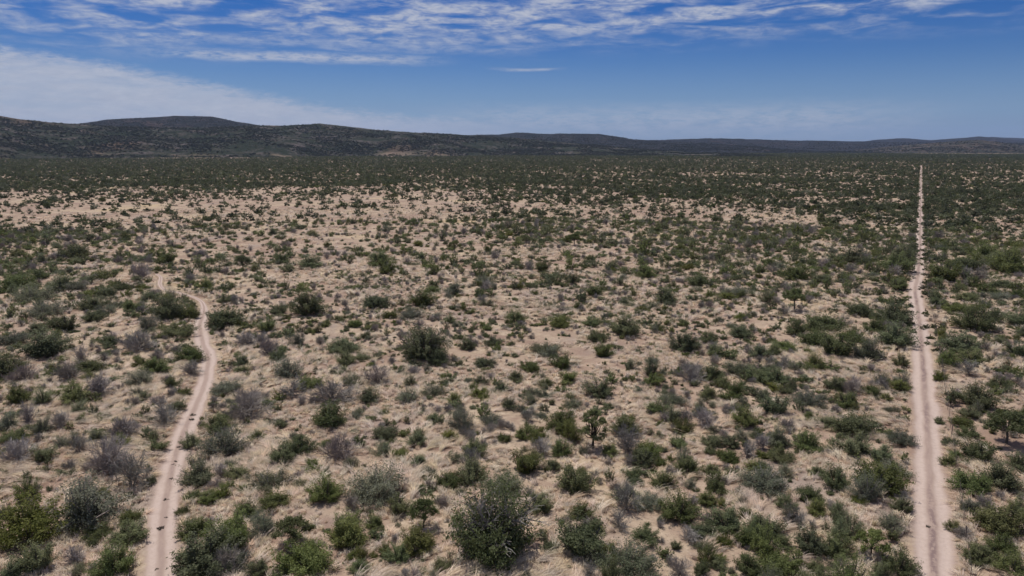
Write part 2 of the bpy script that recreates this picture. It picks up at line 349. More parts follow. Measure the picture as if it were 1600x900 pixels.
# ------------------------------------------------------------------ hills
HILLS = []
def hill_range(dist, pts, front, back, material, seed, spur=0.34, ends=(0, 0)):
    """pts: skyline in the photograph; the range is a real ridge at its own distance"""
    p = np.array(pts, float); d = pix_dir(p[:, 0], p[:, 1]); az_p = np.arctan2(d[:, 0], d[:, 1]); tan_p = d[:, 2] / np.hypot(d[:, 0], d[:, 1])
    step = 0.0011; az = np.arange(az_p[0] - R(28), az_p[-1] + R(28), step)
    def ridge(a):
        tn = np.interp(a, az_p, tan_p); D = dist * (1 + 0.07 * (vnoise(a * 9, a * 0, seed) - 0.5) + 0.05 * np.cos(a * 5 + seed))
        out = np.maximum(np.maximum(az_p[0] - a, a - az_p[-1]), 0)
        Zr = CAM_H + D * tn
        Zr = Zr * (1 + 0.35 * (vnoise(a * 14, a * 0 + 3, seed + 5) - 0.5) * sstep(0, 0.1, out)) + D * 0.0009 * (fbm(a * 95, a * 0, seed + 8, 4) - 0.5)
        Zr = Zr * np.where(a < az_p[0], 1.0 if ends[0] else 1 - sstep(0, R(7), out), 1.0 if ends[1] else 1 - sstep(0, R(7), out))
        return D, Zr
    def height(a, t):
        """t -1 (near foot) .. 0 (ridge) .. 1 (far foot)"""
        D, Zr = ridge(a); r = D + np.where(t < 0, t * front, t * back)
        x, y = r * np.sin(a), r * np.cos(a)
        s = 1 - np.abs(t); prof = (s ** 1.35) * (1.25 - 0.25 * s)
        k = 1 / (front * 0.55)
        rid = 1 - np.abs(2 * fbm(x * k, y * k, seed + 11, 4) - 1) * 2
        fine = fbm(x / 90, y / 90, seed + 31, 3) - 0.5
        z = np.maximum(Zr, 0) * (prof + spur * rid * s * (1 - s) * 2.2) + fine * np.maximum(Zr, 0) * 0.10 * s * (1 - s) * 4 - 4 * (1 - s) ** 4 + np.minimum(Zr, 0)
        return x, y, z
    t = np.r_[-np.linspace(1, 0, 44) ** 1.15, np.linspace(0.06, 1, 12)]
    ag, tg = np.meshgrid(az, t, indexing='ij'); x, y, z = height(ag, tg)
    o = link('hills', mesh_np('hills', np.stack([x, y, z], -1).reshape(-1, 3), [grid_faces(len(az), len(t))], [material], smooth=True), kind='structure')
    HILLS.append((height, az_p[0], az_p[-1], dist, front)); return o
MH1 = hill_mat('hill_near', (0.023, 0.029, 0.017), (0.118, 0.096, 0.088), 0.05, 0.45)  # veg and rock tones set dark: cloud shade over the hills painted in
MH2 = hill_mat('hill_mid', (0.018, 0.020, 0.019), (0.066, 0.054, 0.057), 0.03)
MH3 = hill_mat('hill_far', (0.020, 0.022, 0.023), (0.062, 0.051, 0.055), 0.03)
MH4 = hill_mat('hill_brown', (0.040, 0.041, 0.030), (0.118, 0.084, 0.068), 0.06)
hill_range(3350, [(0, 181), (30, 186), (75, 191), (130, 194), (200, 198), (300, 199), (400, 196), (450, 196), (500, 193), (540, 197), (590, 203), (650, 207), (720, 210.5), (800, 215), (900, 224), (1000, 232), (1080, 238)], 820, 700, MH1, 101, ends=(1, 0))
hill_range(4700, [(60, 199), (110, 195), (165, 187), (220, 184), (270, 181), (330, 182), (370, 190), (420, 198), (520, 206), (600, 214)], 900, 900, MH2, 202)
hill_range(5600, [(640, 216), (720, 211.5), (780, 210), (810, 207), (850, 209), (935, 209), (985, 217), (1020, 220), (1100, 224), (1200, 230), (1260, 236)], 1300, 1000, MH2, 303)
hill_range(7600, [(800, 220), (900, 219), (1020, 219), (1110, 216), (1160, 217), (1210, 219), (1290, 220), (1355, 221), (1450, 223), (1600, 223)], 2200, 1400, MH3, 404, ends=(0, 1))
hill_range(5600, [(1330, 236), (1390, 229), (1450, 224), (1500, 219.5), (1530, 218.5), (1560, 222), (1600, 227), (1660, 232)], 900, 900, MH4, 505)
hill_range(9800, [(1300, 225), (1345, 221), (1400, 216), (1425, 216.5), (1455, 219), (1500, 216), (1530, 213), (1560, 216), (1600, 220)], 1500, 1500, MH3, 606)
hill_range(14500, [(1440, 222), (1500, 217), (1550, 214), (1600, 216), (1660, 217)], 1800, 1500, MH3, 707, ends=(0, 1))

# ------------------------------------------------------------------ plant prototypes (width about 1, scaled when placed)
def unit(v): return v / (np.linalg.norm(v, axis=-1, keepdims=True) + 1e-9)
SHAPES = {
    'round': dict(h=0.70, lobes=14, deep=0.40),
    'two-lobed': dict(h=0.62, lobes=12, two=True, deep=0.55),
    'low spreading': dict(h=0.46, lobes=16, deep=0.48),
    'tall upright': dict(h=1.20, lobes=14, deep=0.42),
    'ragged open': dict(h=0.74, lobes=10, deep=0.64, wide=0.34),
    'lopsided': dict(h=0.66, lobes=12, deep=0.48, lean=0.3),
    'veteran': dict(h=0.74, lobes=26, deep=0.34, wide=0.30),
    'dome': dict(h=0.64, lobes=30, deep=0.26, wide=0.30),
}
def envelope(g, shape):
    """lumpy dome: radius for a direction, made of several swelling boughs with notches between"""
    p = SHAPES[shape]; H = p['h']; nb = p['lobes']
    a = np.arange(nb) * 2.399963 + g.uniform(-0.5, 0.5, nb); e = np.arcsin(np.clip(g.uniform(0.05, 1.0, nb), 0, 1))
    if p.get('two'): a = np.where(np.arange(nb) % 2, 0.0, math.pi) + g.normal(0, 0.55, nb)
    B = np.stack([np.cos(a) * np.cos(e), np.sin(a) * np.cos(e), np.sin(e)], -1); amp = g.uniform(0.65, 1.0, nb); deep = p.get('deep', 0.50)
    def env(d):
        c = np.clip(d @ B.T, -1, 1); lump = (np.exp(-(np.arccos(c) / p.get('wide', 0.42)) ** 2) * amp).max(1)
        r = 1 - deep + deep * lump
        if p.get('lean'): r = r * (1 + p['lean'] * d[:, 0])
        low = 1 - 0.30 * np.clip(1 - d[:, 2] / 0.35, 0, 1)           # tucked in near the ground
        return d * (r * low)[:, None] * [0.56, 0.56, H * 1.04]
    return env, B, H
def dome_dirs(g, n):
    z = g.uniform(0.02, 1, n) ** 0.85; a = g.uniform(0, 6.283, n); q = np.sqrt(1 - z * z)
    return np.stack([np.cos(a) * q, np.sin(a) * q, z], -1)
def sprays(g, env, F, S, ntw, nleaf, leaf, jit, tr=0.0045):
    d = dome_dirs(g, ntw); tip = env(d) * (g.uniform(0.12, 1, ntw) ** 0.33)[:, None]; root = tip * g.uniform(0.35, 0.6, ntw)[:, None] * [1, 1, 0.85]; root[:, 2] = np.maximum(root[:, 2], 0.02)
    bend = (tip + root) / 2 + g.normal(0, 0.018, (ntw, 3))
    for k in range(0, ntw, 2): S.tube([root[k], bend[k], tip[k]], [tr, tr * 0.8, tr * 0.4])
    k = g.integers(0, ntw, nleaf); f = g.uniform(0.15, 1.06, nleaf)[:, None]
    pos = root[k] + (tip[k] - root[k]) * f + g.normal(0, jit, (nleaf, 3)); pos[:, 2] = np.abs(pos[:, 2]) + 0.012
    nrm = unit(tip[k] - [0, 0, 0.1]) * 0.5 + g.normal(size=(nleaf, 3)) * 0.55 + [0, 0, 0.55]
    tw = g.uniform(0.0, 1.0, ntw); tint = np.clip(tw[k] + g.normal(0, 0.15, nleaf), 0, 1)
    sz = leaf * g.uniform(0.55, 1.4, nleaf); return pos, nrm, sz, tint
def shrub(seed, shape, nleaf, leaf, lmat, bmat, leafy=1.0, twigs=110, prefix='shrub', jit=0.026):
    g = np.random.default_rng(seed); S, F = Soup(), Soup(); env, B, H = envelope(g, shape)
    ends = env(B) * 0.7
    for e in ends:
        b0 = np.array([g.normal(0, 0.03), g.normal(0, 0.03), -0.04]); mid = (b0 + e) / 2 + np.array([0, 0, -0.03]) + g.normal(0, 0.02, 3)
        S.tube([b0, mid, e], [0.015, 0.011, 0.005])
    pos, nrm, sz, tint = sprays(g, env, F, S, twigs, int(nleaf * leafy), leaf, jit)
    F.leaves(pos, nrm, sz, sz * g.uniform(0.4, 0.75, len(sz)), g, tint)
    F.fit((S,), H * 0.86); return S.mesh(prefix + '_stems', bmat), F.mesh(prefix + '_foliage', lmat)
def old_tree(seed, shape, nleaf, leaf, lmat, bmat, hollow, thick=0.024, twigs=420):
    """wide crown from low forking limbs"""
    g = np.random.default_rng(seed); S, F = Soup(), Soup(); env, B, H = envelope(g, shape); tr = 0.09
    S.tube([(0, 0, -0.05), (0.006, 0.004, tr * 0.5), (0.0, 0.01, tr)], [thick * 2.1, thick * 1.7, thick * 1.6], 7)
    for j in range(9):
        a = j * 0.698 + g.uniform(-0.25, 0.25); el_ = g.uniform(0.45, 1.35); d = np.array([math.cos(a) * math.cos(el_), math.sin(a) * math.cos(el_), math.sin(el_)])
        e = env(d[None])[0] * 0.62; p1 = np.array([0, 0.01, tr]) + (e - [0, 0, tr]) * 0.4 + g.normal(0, 0.035, 3); q = [np.array([0, 0.01, tr]), p1, e + g.normal(0, 0.03, 3)]
        S.tube(q, [thick * 0.8, thick * 0.6, thick * 0.36], 5)
        for k in range(5):
            f = g.uniform(0.15, 1); s0 = q[1] + (q[2] - q[1]) * f; d2 = unit(unit(e) + g.normal(0, 0.75, 3)); d2[2] = abs(d2[2]) * 0.8; e2 = s0 + d2 * g.uniform(0.10, 0.22); m2 = (s0 + e2) / 2 + g.normal(0, 0.02, 3)
            S.tube([s0, m2, e2], [thick * 0.36, thick * 0.26, thick * 0.12], 4)
            for k2 in range(3):
                e3 = e2 + unit(d2 + g.normal(0, 0.7, 3)) * g.uniform(0.05, 0.13); S.tube([m2 if k2 else e2, (m2 + e3) / 2 + g.normal(0, 0.012, 3), e3], [thick * 0.16, thick * 0.12, thick * 0.06])
    pos, nrm, sz, tint = sprays(g, env, F, S, twigs, nleaf, leaf, 0.016, 0.0022)
    if hollow:
        dd = np.linalg.norm((pos - [-0.07, -0.20, H * 0.60]) * [1.0, 0.75, 1.25], axis=1); keep = ~((dd < 0.21 + g.normal(0, 0.035, len(pos))) & (g.random(len(pos)) < 0.9))
        pos, nrm, sz, tint = pos[keep], nrm[keep], sz[keep], tint[keep]
    F.leaves(pos, nrm, sz, sz * g.uniform(0.4, 0.75, len(sz)), g, tint)
    F.fit((S,), H); return S.mesh('trunk_limbs', bmat), F.mesh('crown_leaves', lmat)
def bare_shrub(seed, shape, n_stem=16, leaf=0, lmat=None, tmat=None):
    g = np.random.default_rng(seed); p = SHAPES[shape]; S, F = Soup(), Soup(); H = p['h']; pts = []
    for i in range(n_stem):
        a = g.uniform(0, 6.283); el_ = g.uniform(0.25, 1.45); L = 0.5 * g.uniform(0.75, 1.05)
        e = np.array([math.cos(a) * math.cos(el_) * L, math.sin(a) * math.cos(el_) * L, max(math.sin(el_) * L * H * 1.9, 0.1)])
        b0 = np.array([g.normal(0, 0.04), g.normal(0, 0.04), -0.03]); mid = b0 * 0.5 + e * 0.5 + np.array([0, 0, 0.05]) + g.normal(0, 0.03, 3)
        S.tube([b0, mid, e], [0.011, 0.007, 0.003])
        for k in range(13):
            f = g.uniform(0.2, 1.0); q = b0 + (e - b0) * f + np.array([0, 0, 0.1 * f * (1 - f)]); d = unit(unit(e - b0) + g.normal(0, 0.6, 3)); l1 = g.uniform(0.12, 0.26)
            q2 = q + d * l1; q2[2] = max(q2[2], 0.02); S.tube([q, (q + q2) / 2 + g.normal(0, 0.012, 3), q2], [0.005, 0.004, 0.0025])
            for k2 in range(4):
                q3 = q2 + unit(d + g.normal(0, 0.8, 3)) * g.uniform(0.05, 0.14); q3[2] = max(q3[2], 0.015)
                q0 = q + (q2 - q) * g.uniform(0.4, 1); S.tube([q0, q3], [0.0042, 0.0026]); pts.append(q3)
    pts = np.array(pts)
    n = leaf or 60
    if n:
        k = g.integers(0, len(pts), n); pos = pts[k] + g.normal(0, 0.025, (n, 3)); pos[:, 2] = np.abs(pos[:, 2]) + 0.01
        sz = 0.034 * g.uniform(0.6, 1.3, n); F.leaves(pos, g.normal(size=(n, 3)) + [0, 0, 0.4], sz, sz * 0.6, g, np.clip(g.normal(0.5, 0.25, n), 0, 1))
    return S.mesh('bare_twigs', tmat or M_TWIG), F.mesh('sparse_leaves', lmat or M_GREY)
def tree(seed, H, trunk, crown_h, lobes, nleaf, leaf, lmat=None, bmat=None, hollow=False, thick=0.03, flat=0.6, lr=0.15):
    """crown width 1; trunk = clear stem height; hollow leaves the crown's middle thin so the limbs show"""
    g = np.random.default_rng(seed); S, F = Soup(), Soup(); fork = np.array([g.normal(0, 0.02), g.normal(0, 0.02), trunk])
    S.tube([(0, 0, -0.05), (g.normal(0, 0.012), g.normal(0, 0.012), trunk * 0.5), fork], [thick * 1.25, thick, thick * 0.85], 6)
    for i in range(lobes):
        a = i * 2.399963 + g.uniform(-0.4, 0.4); rad = 0.37 * math.sqrt((i + 0.3) / lobes) * g.uniform(0.85, 1.12)
        zt = trunk + (H - trunk) * (1 - 0.62 * (rad / 0.45) ** 2)
        low = i % 3 == 2
        cz = zt - lr * 0.7 if not low else trunk + (zt - trunk) * g.uniform(0.1, 0.5)
        c = np.array([rad * math.cos(a), rad * math.sin(a), max(cz, lr * 0.4)])
        if low: c[:2] *= 0.36 / max(rad, 0.1)
        mid = fork * 0.5 + c * 0.5 + np.array([0, 0, -0.05 * (H - trunk)]) + g.normal(0, 0.025, 3)
        S.tube([fork, mid, c, c + unit(c - mid) * lr * 0.6], [thick * 0.55, thick * 0.36, thick * 0.2, 0.003], 4)
        tw = 12; dirs = unit(g.normal(size=(tw, 3)) + [0, 0, 0.25]); l_ = lr * g.uniform(0.8, 1.2); tl = l_ * g.uniform(0.7, 1.15, tw)
        for k in range(tw):
            e = c + dirs[k] * tl[k] * [1, 1, flat]; S.tube([c, (c + e) / 2 + g.normal(0, 0.01, 3), e], [thick * 0.15, thick * 0.1, 0.0018])
        n = int(nleaf / lobes); k = g.integers(0, tw, n); f = g.uniform(0.2, 1.05, n) ** 0.6
        pos = c + dirs[k] * (tl[k] * f)[:, None] * [1, 1, flat] + g.normal(0, l_ * 0.15, (n, 3)); pos[:, 2] = np.abs(pos[:, 2]) + 0.008
        tint = np.clip(g.uniform(0.1, 0.9) + g.normal(0, 0.2, n), 0, 1)
        if hollow:
            keep = ~((np.hypot(pos[:, 0] + 0.03, (pos[:, 2] - H * 0.50) * 1.1) < 0.18 + g.normal(0, 0.04, n)) & (pos[:, 1] < 0.12) & (g.random(n) < 0.86)); pos, k, tint = pos[keep], k[keep], tint[keep]; n = len(pos)
        nrm = unit(pos - c) * 0.6 + g.normal(size=(n, 3)) * 0.6 + [0, 0, 0.5]
        sz = leaf * g.uniform(0.6, 1.35, n); F.leaves(pos, nrm, sz, sz * g.uniform(0.45, 0.75, n), g, tint)
    F.fit((S,)); return S.mesh('trunk_limbs', bmat or M_BARK), F.mesh('crown_leaves', lmat or M_GREEN)

SN = list(SHAPES)[:6]
PROTO = {'green': {}, 'olive': {}, 'grey': {}, 'silver': {}, 'bare': {}}
for i, s_ in enumerate(SN):
    PROTO['green'][s_] = [shrub(10 + i + 50 * k, s_, 8000, 0.027, M_GREEN, M_BARK) for k in range(2)]
    PROTO['grey'][s_] = [shrub(110 + i, s_, 8000, 0.022, M_GREY, M_TWIG, 1.0, 130)]
    PROTO['bare'][s_] = [bare_shrub(210 + i, s_, 22)]
for i, s_ in enumerate(SN[:4] + SN[5:]): PROTO['olive'][s_] = [shrub(310 + i, s_, 8000, 0.026, M_OLIVE, M_BARK)]
for i, s_ in enumerate(('round', 'low spreading', 'ragged open')): PROTO['silver'][s_] = [bare_shrub(410 + i, s_, 14, 420, M_SILVER, M_PALEBARK)]
TREE_P = {
    'umbrella': tree(500, 0.80, 0.34, 0.4, 22, 6500, 0.038, thick=0.026, flat=0.6, lr=0.16),
    'ball': tree(501, 1.15, 0.36, 0.7, 22, 7000, 0.040, thick=0.026, flat=0.95, lr=0.19),
    'gaunt': tree(502, 1.40, 0.40, 0.9, 24, 6500, 0.040, thick=0.036, flat=0.6, lr=0.13, bmat=plain_mat('dark_bark', (0.028, 0.024, 0.02))),
    'veteran': old_tree(503, 'veteran', 15000, 0.022, M_GREEN, M_PALEBARK, True),
    'dome': old_tree(504, 'dome', 16000, 0.024, M_GREEN, M_BARK, False),
    'twin': tree(505, 0.90, 0.30, 0.5, 20, 6000, 0.040, thick=0.024, flat=0.7, lr=0.16),
}
def joined(pair, name):
    """one mesh with two material slots, for plants too small to show their parts"""
    vs_, fs, ts, mi, n = [], [], [], [], 0
    for j, me in enumerate(pair):
        v = np.empty(len(me.vertices) * 3, np.float32); me.vertices.foreach_get('co', v); f = np.empty(len(me.loops), np.int32); me.loops.foreach_get('vertex_index', f)
        t = np.empty(len(me.vertices), np.float32); me.attributes['tint'].data.foreach_get('value', t)
        vs_.append(v.reshape(-1, 3)); fs.append(f.reshape(-1, 4) + n); ts.append(t); mi.append(np.full(len(f) // 4, j)); n += len(t)
    return mesh_np(name, np.concatenate(vs_), [np.concatenate(fs)], [m.materials[0] for m in pair], np.concatenate(mi), attrs={'tint': ('FLOAT', np.concatenate(ts))})
JOIN = {k: {s_: joined(v[0], k + '_plant') for s_, v in d.items()} for k, d in PROTO.items()}

# ------------------------------------------------------------------ plants read off the photograph: x, y of the foot, width (photo pixels), kind
# g green, d dense dark green, o olive/yellow green, b grey green, l leafless, s silver, T* trees
HAND = '''
134 820 92 b;203 814 30 g;150 842 42 o;197 847 42 o;42 850 84 o;178 899 58 g;59 892 50 g;20 900 36 g;117 884 32 l;12 806 26 g;42 780 32 G;172 736 58 l;207 762 54 s;236 752 18 g;300 781 26 o;312 757 50 b;284 803 20 o;305 840 45 g;312 903 86 g;355 900 60 b
373 750 32 o;424 768 56 b;428 797 40 g;508 788 50 g;548 802 30 l;588 789 84 b;624 808 30 g;385 812 36 g;412 842 50 b;458 858 62 Tu;484 853 17 g;545 832 40 g;545 858 54 g;585 826 26 g;362 862 60 g;478 902 72 g;356 899 52 l;563 902 30 d;625 884 36 g;655 868 44 o;405 901 30 g;380 770 16 g;550 733 22 b;330 820 20 l
662 826 44 Tb;770 888 136 Tv;693 894 30 o;703 763 36 g;738 758 46 g;788 775 56 b;900 774 56 2;843 804 36 g;907 815 36 d;909 876 66 g;654 730 24 g;822 741 42 g;984 907 78 b;1007 854 44 g;980 784 34 g;992 760 24 g;1036 766 36 d;1060 818 56 g;1098 842 36 g;1134 836 50 g;1104 793 32 g;1164 814 24 d;1196 848 54 g;1194 772 68 b;1227 800 30 g;1265 790 40 g;1275 808 30 d;1266 870 48 d;1074 741 36 d;1112 741 26 d;1003 729 36 g;1132 857 26 o;1056 860 16 g;1122 880 18 o;1215 903 60 g;1171 904 40 d;1222 862 30 g;1079 764 22 b;1141 778 18 o;1062 906 36 l;1278 748 26 d
1306 769 44 g;1368 775 80 g;1396 745 46 b;1409 803 30 d;1330 843 32 G;1392 835 42 b;1362 872 52 Tw;1304 876 50 g;1404 903 50 d;1314 903 44 b;1520 772 60 g;1563 765 50 g;1560 834 58 o;1513 805 30 b;1527 882 42 g;1567 868 40 g;1580 903 50 g;1590 738 36 d;1594 806 30 o;1482 728 22 g;1488 831 18 o
8 588 46 d;70 560 64 g;140 585 40 g;38 598 44 l;68 632 28 G;30 630 36 d;118 629 40 g;152 624 46 l;218 604 38 b;225 627 20 g;243 585 38 g;269 607 22 g;277 640 24 g;259 663 42 s;298 696 30 d;247 703 26 g;187 698 26 d;98 667 32 l;124 645 30 b;66 675 30 b;12 668 30 b;18 690 40 o;150 690 28 b;126 707 30 s;68 720 30 g;26 722 54 l;176 737 56 l;170 650 16 b;194 682 44 l;298 588 30 l;298 565 36 g;163 568 16 l;246 566 22 l;215 550 50 l;108 598 36 l
352 616 44 b;390 656 64 l;377 572 24 g;414 630 20 g;450 590 44 b;485 607 40 o;456 620 36 s;541 571 32 d;537 553 42 g;590 601 40 l;552 600 34 b;577 630 30 d;520 633 60 l;516 668 46 d;341 671 36 g;401 688 24 g;350 712 62 b;470 712 40 d;440 722 36 o;532 722 54 l;603 686 36 g;600 714 36 b;560 698 18 g;437 666 18 g;638 630 30 b;436 562 30 g;420 556 30 l;520 584 14 d;601 647 16 g;625 716 26 g
665 565 78 Td;684 571 30 g;805 595 24 d;828 580 28 g;751 602 22 g;755 573 26 g;877 578 32 g;860 559 26 b;943 558 28 g;678 620 34 b;709 630 24 d;853 604 20 d;829 633 26 b;795 640 24 g;679 660 28 g;721 672 38 b;895 638 30 b;927 700 46 Tg;817 684 28 g;788 688 22 o;733 687 24 s;753 703 20 s;877 712 30 d;846 712 32 l;770 664 34 b;875 675 44 o;940 622 40 g;652 698 26 g;712 722 26 b;783 612 20 g;703 689 22 o;888 598 22 g;952 712 24 g
977 680 42 d;1012 715 40 g;1026 648 30 g;1052 632 36 b;1107 626 26 d;1092 650 24 g;1112 598 32 g;1130 608 28 g;1148 624 30 d;1155 590 42 b;1209 606 42 d;1185 600 30 o;1262 638 44 b;1212 652 38 g;1163 668 38 d;1112 696 28 g;1143 699 30 g;1060 700 28 g;1215 700 42 b;1260 708 46 g;1140 722 36 g;1020 602 24 g;1186 562 26 g;1118 560 26 g;1019 570 22 b;1070 552 40 d;1078 600 44 l;1270 580 30 d;1228 622 22 g;1264 656 16 d;1182 684 22 b
1310 562 50 g;1355 564 44 b;1407 574 24 g;1305 615 30 g;1360 620 26 g;1323 640 36 g;1384 628 16 d;1378 604 24 b;1406 612 26 o;1332 682 52 g;1408 695 38 b;1336 714 48 g;1290 670 26 g;1376 722 36 g;1283 582 14 d;1482 574 28 g;1518 572 36 g;1511 588 30 s;1469 596 20 o;1556 608 30 g;1527 638 50 d;1515 652 28 g;1572 694 66 Tu;1512 690 30 g;1482 696 26 g;1495 716 24 g;1598 652 20 d;1592 562 30 g;1467 662 14 d;1530 725 44 g
28 452 42 g;62 438 26 d;95 458 34 d;116 458 34 b;72 498 44 b;54 476 50 b;144 486 40 g;147 505 32 g;182 483 26 b;206 488 28 g;235 472 26 g;265 501 50 d;296 499 30 g;279 528 46 o;231 517 32 b;352 512 50 g;352 476 20 d;20 540 40 b;103 520 34 g;58 524 26 g;172 540 28 g;190 455 24 o;221 437 28 l;117 403 38 g;125 414 20 g;322 452 20 d;257 413 28 g;164 410 16 g;186 403 18 g;224 411 24 g;385 540 36 l
440 413 28 d;484 420 34 d;594 416 32 d;603 430 26 g;622 446 11 d;587 483 38 g;660 480 36 g;675 460 22 g;710 462 28 b;641 500 34 b;611 498 18 o;758 445 28 b;433 492 28 g;481 495 46 d;418 518 28 g;408 540 22 l;436 550 24 g;555 512 20 g;530 505 16 g;465 540 28 b;571 527 15 o;535 552 40 g;731 545 22 d;770 540 24 g;762 515 14 d;589 560 18 b;703 505 18 g;750 465 20 g;499 540 18 l;636 413 14 l;677 431 14 d;464 459 13 g;439 460 13 d
978 527 48 d;1107 538 26 d;1157 530 38 g;807 505 26 d;876 512 34 g;925 510 30 g;935 535 30 o;1009 435 30 d;1051 452 18 d;1040 476 34 d;1091 447 38 g;1149 465 34 b;1137 468 16 o;974 480 18 g;1026 517 18 g;1067 512 16 g;928 462 26 g;852 553 42 b;895 444 22 g;848 424 22 g
1245 440 44 g;1285 445 26 g;1241 485 34 Tu;1331 412 36 d;1411 412 36 d;1399 427 44 g;1329 428 18 s;1405 452 26 g;1343 494 34 g;1397 508 50 d;1366 522 36 d;1287 520 50 g;1275 545 44 g;1330 540 44 g;1396 545 50 g;1243 525 30 g;1225 553 32 g;1478 440 44 g;1510 425 40 g;1540 410 40 g;1575 430 50 g;1560 415 40 g;1462 477 20 g;1522 520 52 d;1497 490 36 g;1553 505 26 d;1589 512 28 g;1512 470 28 g;1590 464 26 g;1562 467 28 b;1500 552 48 g;1557 542 20 d;1597 558 20 g
'''
PL = []   # dicts: x, y, width m, species, shape, px
def px_per_m(x, y): return FPX / project(x, y)[2]
hr = np.random.default_rng(42)
KMAP = {'g': 'green', 'd': 'green', 'G': 'green', '2': 'green', 'o': 'olive', 'b': 'grey', 'l': 'bare', 's': 'silver'}
for ent in HAND.replace('\n', ';').split(';'):
    q = ent.split()
    if not q: continue
    fx, fy, wpx, k = float(q[0]), float(q[1]), float(q[2]), q[3]
    g0 = pix_ground(fx, fy); wm = wpx / px_per_m(*g0)
    dirn = g0 / np.linalg.norm(g0); c = g0 + dirn * wm * (0.05 if k[0] == 'T' and k not in ('Tv', 'Td') else 0.36)
    c[0] = fx_ = (fx - 800) / FPX * project(c[0], c[1])[2]; wm = wpx / px_per_m(*c)
    if k[0] == 'T': PL.append(dict(x=c[0], y=c[1], w=wm, sp='tree', shape={'u': 'umbrella', 'b': 'ball', 'g': 'gaunt', 'v': 'veteran', 'd': 'dome', 'w': 'twin'}[k[1]], px=wpx, hand=True)); continue
    sp = KMAP[k]; opts = list(PROTO[sp])
    opts = [o for o in opts if o not in ('tall upright', 'two-lobed')] or opts
    sh = {'d': 'round', 'G': 'tall upright', '2': 'two-lobed'}.get(k) or ('low spreading' if wm > 3.4 and hr.random() < 0.5 else opts[hr.integers(len(opts))])
    PL.append(dict(x=c[0], y=c[1], w=wm * (1.2 if sp != 'bare' else 1.08), sp=sp, shape=sh, px=wpx, hand=True))

# ------------------------------------------------------------------ the rest of the scrub, scattered by what the photograph shows of its density
def box2(px, py, x0, x1, y0, y1, sx=60, sy=8):
    return sstep(x0 - sx, x0 + sx, px) * (1 - sstep(x1 - sx, x1 + sx, px)) * sstep(y0 - sy, y0 + sy, py) * (1 - sstep(y1 - sy, y1 + sy, py))
def density(x, y):
    px, py, _ = project(x, y)
    d = np.ones_like(px)
    d *= 1 - 0.60 * box2(px, py, -400, 760, 302, 352, 120, 16)
    d *= 1 - 0.45 * box2(px, py, 150, 760, 345, 450, 60, 10)
    d *= 1 + 0.9 * box2(px, py, -200, 110, 345, 400, 40, 10)
    d *= 1 + 0.45 * box2(px, py, 1000, 2200, 280, 420, 90, 8)
    d *= 1 + 0.5 * box2(px, py, 1450, 2200, 290, 470, 20, 10)
    d *= 1 + 0.45 * box2(px, py, -600, 900, 258, 292, 140, 13)
    d *= 1 - 0.8 * box2(px, py, -200, 440, 243.5, 248, 70, 1.5)
    n = fbm(x / 45, y / 45, 61, 3)
    k = sstep(500, 1200, np.hypot(x, y)) * 0.55
    return d * (k * 0.9 + (1 - k) * (0.5 + 1.0 * sstep(0.3, 0.7, n)))
def near_density(x, y):
    px, py, _ = project(x, y)
    d = 0.75 + 0.7 * sstep(960, 1180, px) + 1.0 * (1 - sstep(260, 460, px)) + 0.3 * sstep(640, 820, py)
    d *= 1 - 0.5 * box2(px, py, 330, 760, 345, 480, 60, 20)
    return d * (0.35 + 1.3 * sstep(0.35, 0.65, fbm(x / 18, y / 18, 83, 2)))
def sector(r0, r1, per_m2, amax=R(43), g=RNG):
    n = int(amax * (r1 ** 2 - r0 ** 2) * per_m2); r = np.sqrt(g.uniform(r0 ** 2, r1 ** 2, n)); a = g.uniform(-amax, amax, n)
    return r * np.sin(a), r * np.cos(a)
taken = {}
def cell(x, y): return int(x // 4), int(y // 4)
def claim(x, y, r, force=False):
    cx, cy_ = cell(x, y)
    if not force:
        for i in range(-2, 3):
            for j in range(-2, 3):
                for (a, b, q) in taken.get((cx + i, cy_ + j), ()):
                    if (a - x) ** 2 + (b - y) ** 2 < (q + r) ** 2: return False
    taken.setdefault((cx, cy_), []).append((x, y, r)); return True
for p in PL: claim(p['x'], p['y'], p['w'] * 0.38, True)
def pick_species(g, near): 
    u = g.random()
    if near: return 'green' if u < 0.50 else 'grey' if u < 0.66 else 'olive' if u < 0.77 else 'bare' if u < 0.95 else 'silver'
    return 'green' if u < 0.80 else 'grey' if u < 0.92 else 'olive' if u < 0.96 else 'bare' if u < 0.99 else 'silver'
FAR = []
sg = np.random.default_rng(5)
def scatter(r0, r1, per, wmean, wsig, wmax, wmin, near, dense=True, keepout=0.45):
    x, y = sector(r0, r1, per * 2.2, g=sg)
    keep = sg.random(len(x)) * 2.2 < (density(x, y) if dense is True else near_density(x, y) if dense == 'near' else 0.35 + 1.3 * sstep(0.35, 0.65, fbm(x / 16, y / 16, 71, 2)))
    x, y = x[keep], y[keep]; wd = np.clip(np.exp(sg.normal(math.log(wmean), wsig, len(x))), wmin, wmax)
    a, b = track_dist(x, y); ok = np.minimum(a, b) > wd * np.where(np.hypot(x, y) > 300, 0.12, 0.36)
    return x[ok], y[ok], wd[ok]
